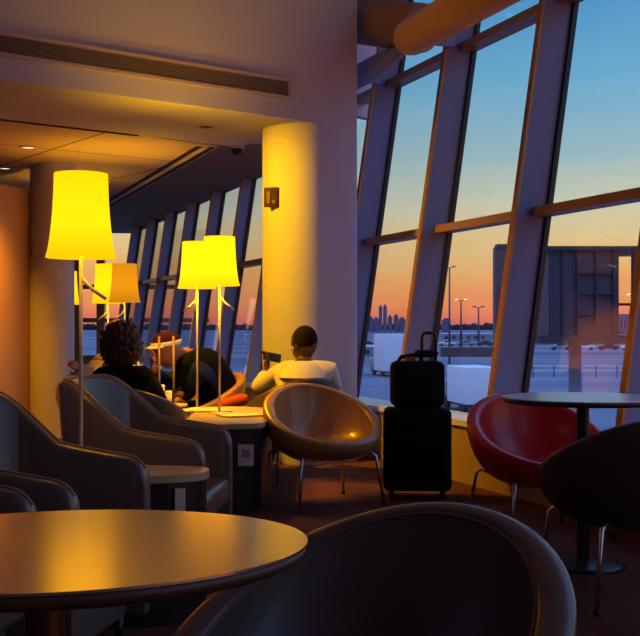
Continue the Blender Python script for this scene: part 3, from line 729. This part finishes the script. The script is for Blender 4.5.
# person in cap
pe = V((226-320)/F*9.0, 9.0, .47)
J = dict(pelvis=pe, chest=px(203,366,8.85), neck=px(184,352,8.75), head=px(167,349,8.62), shl=px(196,372,8.62), shr=px(197,360,9.03), ell=px(186,396,8.72), elr=px(168,386,8.85),
    wrl=px(180,394,8.66), wrr=px(153,369,8.45), hpl=pe+V(-.06,-.1,-.02), hpr=pe+V(-.06,.1,-.02), knl=pe+V(-.46,-.12,0), knr=pe+V(-.46,.14,0), anl=pe+V(-.50,-.14,-.40), anr=pe+V(-.50,.14,-.40))
hd = V(-.75,-.6,-.15); t, JJ, hf = person('person in rust cap and black and blue jacket, leaning chin on hand', J, M['skin_light'], M['navy'], M['trousers'], hd, {'l': (V(-1,.1,0),V(0,0,1),.5), 'r': (V(.05,-.05,1),V(1,.2,0),.7)}, grow=.03)
coat = {'a': (px(226,400,8.95)-V(pe.x,pe.y,0), .15), 'b': (px(207,368,8.78)-V(pe.x,pe.y,0), (.19,.19)), 'c': (px(194,348,8.78)-V(pe.x,pe.y,0), (.13,.12)), 'e': (px(183,366,8.66)-V(pe.x,pe.y,0), .085), 'f': (px(180,386,8.68)-V(pe.x,pe.y,0), .075)}
o = skin_mesh('coat_shoulders', coat, [('a','b'),('b','c'),('b','e'),('e','f')], M['black_jacket'], t, 2); o['label'] = 'black padded back and shoulder'
fw, sd_, up = hf
hc = JJ['head']
a_ = MB(); rings = []
for j in range(11):
    ph = PI/2*j/10; rings.append([hc+up*(.055+.085*math.sin(ph))+(fw*(.122*math.cos(a2))+sd_*(.102*math.sin(a2)))*max(math.cos(ph),.01) for a2 in [2*PI*k/36 for k in range(36)]])
a_.loft(rings, True, True); a_.build('cap_crown', M['cap'], t)
a_ = MB(); rings = []
for z_, e_ in ((.030,1.03),(.062,1.05),(.064,1.0),(.030,.98)): rings.append([hc+up*z_+(fw*(.121*math.cos(a2))+sd_*(.101*math.sin(a2)))*e_ for a2 in [2*PI*k/36 for k in range(36)]])
a_.loft(rings+[rings[0]], True, False)
vis = []
for rr, z_ in ((.10,.045),(.175,.030),(.175,.026),(.10,.038)): vis.append([hc+up*z_+(fw*rr*math.cos(a2)+sd_*rr*.9*math.sin(a2)) for a2 in [-.9+1.8*k/14 for k in range(15)]])
a_.loft(vis+[vis[0]], False, False); o = a_.build('cap_band', M['cap_band'], t); o['label'] = 'white band and visor edge'
blob_hair(t, hc-fw*.02+up*.0, (.101,.101,.085), M['hair_grey'], amp=.03, keep=lambda v: .85 if (v.dot(fw) > .2) else 1)
# man in cream jacket
pe = V((292-320)/F*8.45, 8.40, .47)
J = dict(pelvis=pe, chest=px(303,380,8.48), neck=px(303,360,8.55), head=px(304,344,8.58), shl=px(281,371,8.62), shr=px(331,371,8.50), ell=px(256,390,8.72), elr=px(336,398,8.52),
    wrl=px(266,371,8.95), wrr=px(314,402,8.80), hpl=pe+V(-.12,.04,-.02), hpr=pe+V(.10,.09,-.02), knl=pe+V(-.34,.26,0), knr=pe+V(-.16,.40,0), anl=pe+V(-.36,.28,-.40), anr=pe+V(-.18,.42,-.40))
t, JJ, hf = person('man with short dark hair in a cream jacket, looking at a phone', J, M['skin_dark'], M['white_jacket'], M['trousers'], V(-.75,.65,-.1), {'l': (V(.1,.2,1),V(.9,.3,0),.7), 'r': (V(-.8,.4,0),V(0,0,1),.5)}, grow=.022)
fw, sd_, up = hf; hc = JJ['head']
blob_hair(t, hc-fw*.012+up*.022, (.101,.109,.123), M['hair_black'], amp=.004, keep=lambda v: .82 if (v.dot(fw) > .55 and v.z < .45) or v.z < -.35 else 1)
a_ = MB(); nk = JJ['neck']+V(.01,-.005,-.03)
rings = [[nk+V(rx*math.cos(2*PI*q/32), yo+rx*.95*math.sin(2*PI*q/32), z_) for q in range(32)] for rx, z_, yo in ((.20,-.10,-.06),(.165,-.04,-.055),(.128,.0,-.04),(.10,.026,-.02),(.088,.02,-.015),(.085,-.03,-.015))]
a_.loft(rings, True, False); a_.build('collar', M['white_jacket'], t)
eb = hc - sd_*.098 - up*.012 + fw*.0
# earbud on the ear that faces the room
e2 = hc+V(-.088,-.066,-.03)
a_ = MB(); a_.sphere(e2, .013, 12, 8); a_.tube([e2, e2+V(.0,-.006,-.04)], [.006,.005], 8)
tag(a_.build('earbud', M['white_plastic'], None), 'white wireless earbud in the ear of the man in cream', 'earbud').location = t.location
ph = px(272,357,8.98); a_ = MB(); a_.rbox((0,0,0),(.15,.012,.075), .005); o = tag(a_.build('phone', M['black_plastic']), 'black phone held up by the man in the cream jacket', 'phone'); o.location = ph; o.rotation_euler = (R(-25),R(12),R(15))
# red garment on the chair
a_ = MB(); q = at(229,399,8.75); a_.rbox((0,0,0),(.26,.3,.09), .04); o = tag(a_.build('red_garment', M['red_cloth']), 'red-orange garment bundled on the chair beside the person in the cap', 'clothing'); o.location = q+V(0,.05,-.02); o.rotation_euler = (0,R(-12),R(20))

# ------------------------------------------------------------------ outside
GZ = -4.0
def wx(pxx, Y): return (pxx-320)/F*Y
a_ = MB(); a_.box((0,1500,GZ-.5),(4000,2990,1)); tag(a_.build('ground', M['ground']), kind='structure')
# skyline
sky = [(364,316,5,7),(371,318,4,5),(380.5,307,3,14),(385,306.5,3.2,14),(390,317,4,6),(396,316,4,7),(376,319,5,5),(402,319,6,4),(410,318,3,5),(424,318,6,5),(446,320,8,4)]
names_ = ['low office block at the left end of the skyline','short block left of the twin towers on the skyline','left one of the twin towers on the skyline','right one of the twin towers on the skyline','block right beside the twin towers','seventh block right of the towers near the mullion','wide low block at the foot of the twin towers','low wide block at the mullion on the horizon','thin block behind the mullion on the horizon','flat block behind the suitcase handle on the horizon','long flat block left of the light masts on the horizon']
names_[5] = 'spired block between the towers and the mullion'
for (x, y, wd, ht), nm in zip(sky, names_):
    Y = 900; top = EYE+(HZ-y)/F*Y; W_ = wd/F*Y
    t = thing('distant_building', nm, 'building', (wx(x,Y),Y,GZ), 0, 'distant skyline buildings')
    a_ = MB(); a_.box((0,0,(top-GZ)/2),(W_,8,top-GZ)); a_.build('block', M['far_bld'], t)
    a_ = MB(); a_.box((0,0,top-GZ+.7),(W_*.55,5,1.6)); a_.build('roof_plant', M['far_bld'], t)
a_ = MB()
random.seed(4)
xs = -300
pts = []
for k in range(240):
    x = -560+k*5.2; h = 2.5+4*abs(noise.noise(V(k*.35,0,0)))+2.0*random.random()
    a_.sphere((x,1350,GZ+1.5+h*.5), (5.0,3.0,h*.5+1.6), 7, 5)
tag(a_.build('tree_line', M['tree']), 'dark line of trees along the horizon beyond the apron', 'trees', kind='stuff')
def mast(x, ytop, Y, label, lit=False, arms=2):
    t = thing('light_mast', label, 'light mast', (wx(x,Y),Y,GZ), 0, 'apron light masts')
    top = EYE+(HZ-ytop)/F*Y-GZ; k = Y/150
    a_ = MB(); a_.tube([(0,0,0),(0,0,top)], [.17*k,.09*k], 10); a_.build('pole', M['mast'], t)
    a_ = MB(); a_.tube([(-.55*k,0,top+.18*k),(0,0,top),(.55*k,0,top+.18*k)], .06*k, 6); a_.build('arm', M['mast'], t)
    for sx in (-1,1):
        a_ = MB(); a_.rbox((sx*.6*k,0,top+.2*k),(.42*k,.3*k,.16*k), .04*k); a_.build('lamp_head', M['lamp_head'] if lit else M['mast'], t)
mast(449.5, 268, 150, 'tall light mast with twin heads, nearest the left of its window')
mast(461, 301, 260, 'shorter light mast with a glowing head, second of the three', True)
mast(478.5, 308, 300, 'smallest and farthest light mast, left of the steel post')
mast(633, 296, 190, 'light mast with glowing head beyond the jet bridge at the right edge', True)
# low buildings
def shed(label, x0, x1, yt, yb, m, Y=None):
    Y = F*(EYE-GZ)/(yb-HZ); top = EYE-(yt-HZ)/F*Y
    t = thing('airport_building', label, 'building', (wx((x0+x1)/2,Y),Y+3,GZ), 0, 'low airport buildings')
    W_ = (x1-x0)/F*Y; h = top-GZ
    a_ = MB(); a_.box((0,0,h/2),(W_,6,h)); a_.build('wall', m, t)
    a_ = MB(); a_.box((0,0,h+.1),(W_+.6,6.6,.3)); a_.build('roof', M['truck_white'], t)
    a_ = MB()
    for k in range(max(2,int(W_/2.5))): a_.box((-W_/2+1.2+k*2.5,-3.02,h*.5),(1.1,.06,h*.4))
    a_.build('windows', M['car_glass'], t)
shed('pale low airport building right of the pillar', 359, 392, 347, 357, M['terminal'])
shed('flat blue airport building beyond the jet bridge', 600, 680, 314, 334, mat('blue_hangar', (.07,.12,.26), .8))
shed('long low airport building under the light masts', 443, 492, 334, 341, M['terminal'])
# pale window reflections, built as white box vehicles outside
def reflection_box(label, x0, x1, yt, yb, slant):
    Y = F*(EYE-GZ)/(yb-HZ); W_ = (x1-x0)/F*Y; h = (yb-yt)/F*Y
    t = thing('box_truck', label, 'truck', (wx((x0+x1)/2,Y),Y,GZ), R(slant), 'white box trucks on the apron')
    a_ = MB(); a_.box((0,0,.55+(h-.55)/2),(W_,2.4+W_*.6,h-.55)); bevel(a_.build('cargo_box', M['truck_white'], t), .08)
    a_ = MB(); a_.rbox((0,2.6+W_*.3,1.1),(W_*.9,1.5,1.5), .2); a_.build('cab', M['car_grey'], t)
    a_ = MB(); a_.box((0,.6,.5),(W_*.7,4.6,.2)); a_.build('chassis', M['tyre'], t)
    for sx in (-1,1):
        for sy in (-.9,2.4):
            a_ = MB(); a_.tube([(sx*W_*.42-.12,sy,.42),(sx*W_*.42+.12,sy,.42)], .42, 20); a_.build('wheel', M['tyre'], t)
reflection_box('pale box truck left of the suitcases beyond the glass', 378, 403, 334, 376, 12)
reflection_box('pale box truck beyond the glass between suitcases and red chair', 455, 490, 366, 412, 10)
# parked cars
def car_proto(m, label):
    t = thing('parked_car', label, 'car', (0,0,0), 0, 'cars parked beyond the apron')
    prof = [(-2.2,.35),(-2.25,.75),(-1.9,.95),(-1.2,1.0),(-.7,1.42),(.7,1.45),(1.35,1.0),(2.1,.88),(2.25,.6),(2.2,.35)]
    a_ = MB(); r0 = [V(x,-.85,z) for x, z in prof]; r1 = [V(x,.85,z) for x, z in prof]; a_.loft([r0,r1], True, True, False); bevel(a_.build('body', m, t), .08, 2)
    a_ = MB(); a_.add([(-1.1,-.865,1.02),(-.65,-.865,1.36),(.65,-.865,1.38),(1.2,-.865,1.02),(-1.1,.865,1.02),(-.65,.865,1.36),(.65,.865,1.38),(1.2,.865,1.02)],[(0,1,2,3),(4,7,6,5)]); a_.build('side_windows', M['car_glass'], t)
    for sx in (-1.4,1.4):
        for sy in (-.8,.8):
            a_ = MB(); a_.tube([(sx,sy-.1,.33),(sx,sy+.1,.33)], .33, 16); a_.build('wheel', M['tyre'], t)
    return t
protos = [car_proto(M['car_white'], ''), car_proto(M['car_dark'], ''), car_proto(M['car_grey'], '')]
first = [True]*3
spots = [(x, 341.5) for x in (551,568,585,602,619,636)] + [(x, 350) for x in (560,584,608,632)] + [(x, 346) for x in (447,466,485,366,388)]
cn = ['white','dark','grey']; ix = 0
lab_pos = ['in the back row, at the left end below the jet bridge','in the back row, second from the left','in the back row, third from the left','in the back row, fourth from the left','in the back row, fifth from the left','in the back row, at the picture edge',
 'in the front row, at its left end','in the front row, second from the left','in the front row, third from the left','in the front row, at its right end',
 'under the light masts, leftmost of three','under the light masts, middle of three','under the light masts, beside the steel post','before the pale building by the pillar','before the pale building by the mullion']
for i, (x, y) in enumerate(spots):
    k = (0,1,2,0,2,0,2,0,1,0,0,2,1,1,0)[i]
    o = protos[k] if first[k] else copy_tree(protos[k]); first[k] = False
    Y = F*(EYE-GZ)/(y-HZ); o.location = (wx(x,Y), Y, GZ); o.rotation_euler = (0,0,R(random.choice((0,180))+random.uniform(-5,5)))
    o['label'] = '%s car parked %s' % (cn[k], lab_pos[i])
# fence
a_ = MB(); Y = 110; z0 = GZ; t = thing('apron_fence', 'thin pale rail fence across the apron in the right-hand window', 'fence', (wx(575,Y),Y,GZ))
for k in (0,1): a_.box((0,0,.7+.5*k),(13,.06,.09))
a_.build('rails', M['truck_white'], t)
for k in range(7): a_ = MB(); a_.box((-6.3+2.1*k,0,.6),(.1,.1,1.2)); a_.build('post', M['mast'], t)
# jet bridge
Y = 34.0
def jx(x): return wx(x, Y)
def jz(y): return EYE-(y-HZ)/F*Y
t = thing('jet_bridge', 'dark steel jet bridge end with solid cabin and open frame, right window', 'jet bridge', (jx(600),Y,GZ)); 
def jb(name, x0, x1, y0, y1, m, dep=2.2, dy=0, par=None):
    a_ = MB(); a_.box(((jx(x0)+jx(x1))/2-jx(600), dy, (jz(y0)+jz(y1))/2-GZ),(jx(x1)-jx(x0), dep, abs(jz(y0)-jz(y1)))); return a_.build(name, m, par or t)
jb('cabin', 540, 603, 253, 335, M['steel_ext_panel'], 2.6)
for x in (541,552,566,584,601): jb('rib', x, x+1.8, 253, 335, M['steel_ext'], .2, -1.35)
for y in (275, 295, 315): jb('panel_rail', 566, 601, y, y+1, M['steel_ext'], .2, -1.33)
jb('roof_beam', 536, 760, 249.5, 253.5, M['steel_ext'], 3)
jb('floor_beam', 530, 760, 335, 343, M['steel_ext'], 3)
for x in (603, 620, 668, 714, 756): jb('post', x, x+3.5, 253, 336, M['steel_ext'], .2, -1.3)
jb('handrail', 603, 757, 304, 306.5, M['steel_ext'], .1, -1.3)
jb('support_leg', 570, 580, 343, 492.5, M['terminal'], .4)
jb('support_leg', 700, 710, 343, 492.5, M['terminal'], .4)
t = thing('gantry_post', 'tall weathered steel post left of the jet bridge, beside the thick mullion', 'post', (jx(500),Y,GZ))
a_ = MB(); a_.box((0,0,(jz(248)-GZ)/2),(jx(506)-jx(494),.45,jz(248)-GZ)); a_.build('post_shaft', mat('rusty_steel', (.14,.08,.09), .7, noise_amt=.4, nscale=2), t)
a_ = MB(); a_.box((.35,0,jz(247)-GZ),(jx(524)-jx(493),.6,.14)); a_.build('cap_beam', M['steel_ext'], t)
a_ = MB(); a_.box((-jx(494)+jx(470),0,jz(352)-GZ),(2.2,.5,.3)); a_.build('walkway_edge', M['mast'], t)
a_ = MB(); a_.box((jx(511)-jx(500),.2,(jz(250)+jz(400))/2-GZ),(.12,.12,jz(250)-jz(400))); a_.build('stay', M['steel_ext'], t)

# ------------------------------------------------------------------ world and lights
wd_ = bpy.data.worlds.new('dusk'); S.world = wd_; wd_.use_nodes = True; nt = wd_.node_tree
bg = nt.nodes['Background']; tc = nt.nodes.new('ShaderNodeTexCoord'); sx = nt.nodes.new('ShaderNodeSeparateXYZ'); rp = nt.nodes.new('ShaderNodeValToRGB')
nz = nt.nodes.new('ShaderNodeTexNoise'); mpn = nt.nodes.new('ShaderNodeMapping'); mpn.inputs['Scale'].default_value = (2,2,18); nz.inputs['Scale'].default_value = 2.2; nz.inputs['Detail'].default_value = 3
nt.links.new(tc.outputs['Generated'], mpn.inputs['Vector']); nt.links.new(mpn.outputs[0], nz.inputs['Vector'])
sb = nt.nodes.new('ShaderNodeMath'); sb.operation = 'MULTIPLY_ADD'; sb.inputs[1].default_value = .035; 
nt.links.new(tc.outputs['Generated'], sx.inputs[0]); nt.links.new(nz.outputs['Fac'], sb.inputs[0]); nt.links.new(sx.outputs['Z'], sb.inputs[2])
mr = nt.nodes.new('ShaderNodeMath'); mr.operation = 'SUBTRACT'; mr.inputs[1].default_value = .0175
nt.links.new(sb.outputs[0], mr.inputs[0]); nt.links.new(mr.outputs[0], rp.inputs[0])
stops = [(0,(205,110,100)),(.006,(232,120,90)),(.022,(240,146,88)),(.05,(238,172,100)),(.08,(228,196,135)),(.105,(208,203,172)),(.15,(160,188,190)),(.21,(112,174,205)),(.29,(78,150,200)),(.42,(120,165,240)),(.6,(150,185,255))]
el = rp.color_ramp.elements
while len(el) < len(stops): el.new(.5)
for e, (p_, c_) in zip(el, stops): e.position = p_; e.color = (*lin(c_), 1)
nt.links.new(rp.outputs[0], bg.inputs['Color'])
hs = nt.nodes.new('ShaderNodeMapRange'); hs.inputs[1].default_value = .30; hs.inputs[2].default_value = .6; hs.inputs[3].default_value = 1.22; hs.inputs[4].default_value = 1.5
nt.links.new(sx.outputs['Z'], hs.inputs[0]); nt.links.new(hs.outputs[0], bg.inputs['Strength'])

def spot(loc, tgt, e, col, ang=90, size=.08, blend=.8):
    L = bpy.data.lights.new('downlight_beam', 'SPOT'); L.energy = e; L.color = col; L.spot_size = R(ang); L.spot_blend = blend; L.shadow_soft_size = size
    o = bpy.data.objects.new('downlight_beam', L); C.objects.link(o); o.location = loc
    o.rotation_euler = (Vector(tgt)-Vector(loc)).to_track_quat('-Z','Y').to_euler()
spot(atz(28,147,LOWC)+V(-.5,-.3,-.03), (-4.0,10.9,.9), 420, (1,.38,.0), 84)
spot((-1.6,8.2,LOWC-.05), (-.3,9.2,1.4), 380, (1,.48,.0), 100)  # added unseen spot washing the pillar yellow; no fixture here

cam = bpy.data.cameras.new('camera'); co = bpy.data.objects.new('camera', cam); C.objects.link(co)
co.location = (0,0,EYE); co.rotation_euler = (PI/2,0,0); cam.sensor_width = 36; cam.lens = F/640*36; cam.shift_y = 8/640; cam.clip_end = 8000; cam.clip_start = .05
S.camera = co
S.view_settings.view_transform = 'Standard'; S.view_settings.look = 'None'; S.view_settings.exposure = 0; S.view_settings.gamma = 1
S.cycles.use_denoising = True; S.cycles.max_bounces = 10; S.cycles.transparent_max_bounces = 16; S.cycles.sample_clamp_indirect = 4; S.cycles.caustics_reflective = False

# ------------------------------------------------------------------ bring everything to true size
SM = Matrix.Scale(K, 4)
for me in bpy.data.meshes: me.transform(SM)
for o in bpy.data.objects:
    o.location = o.location*K
    for md in o.modifiers:
        if md.type == 'BEVEL': md.width *= K
        if md.type == 'SOLIDIFY': md.thickness *= K
for L in bpy.data.lights: L.energy *= K*K
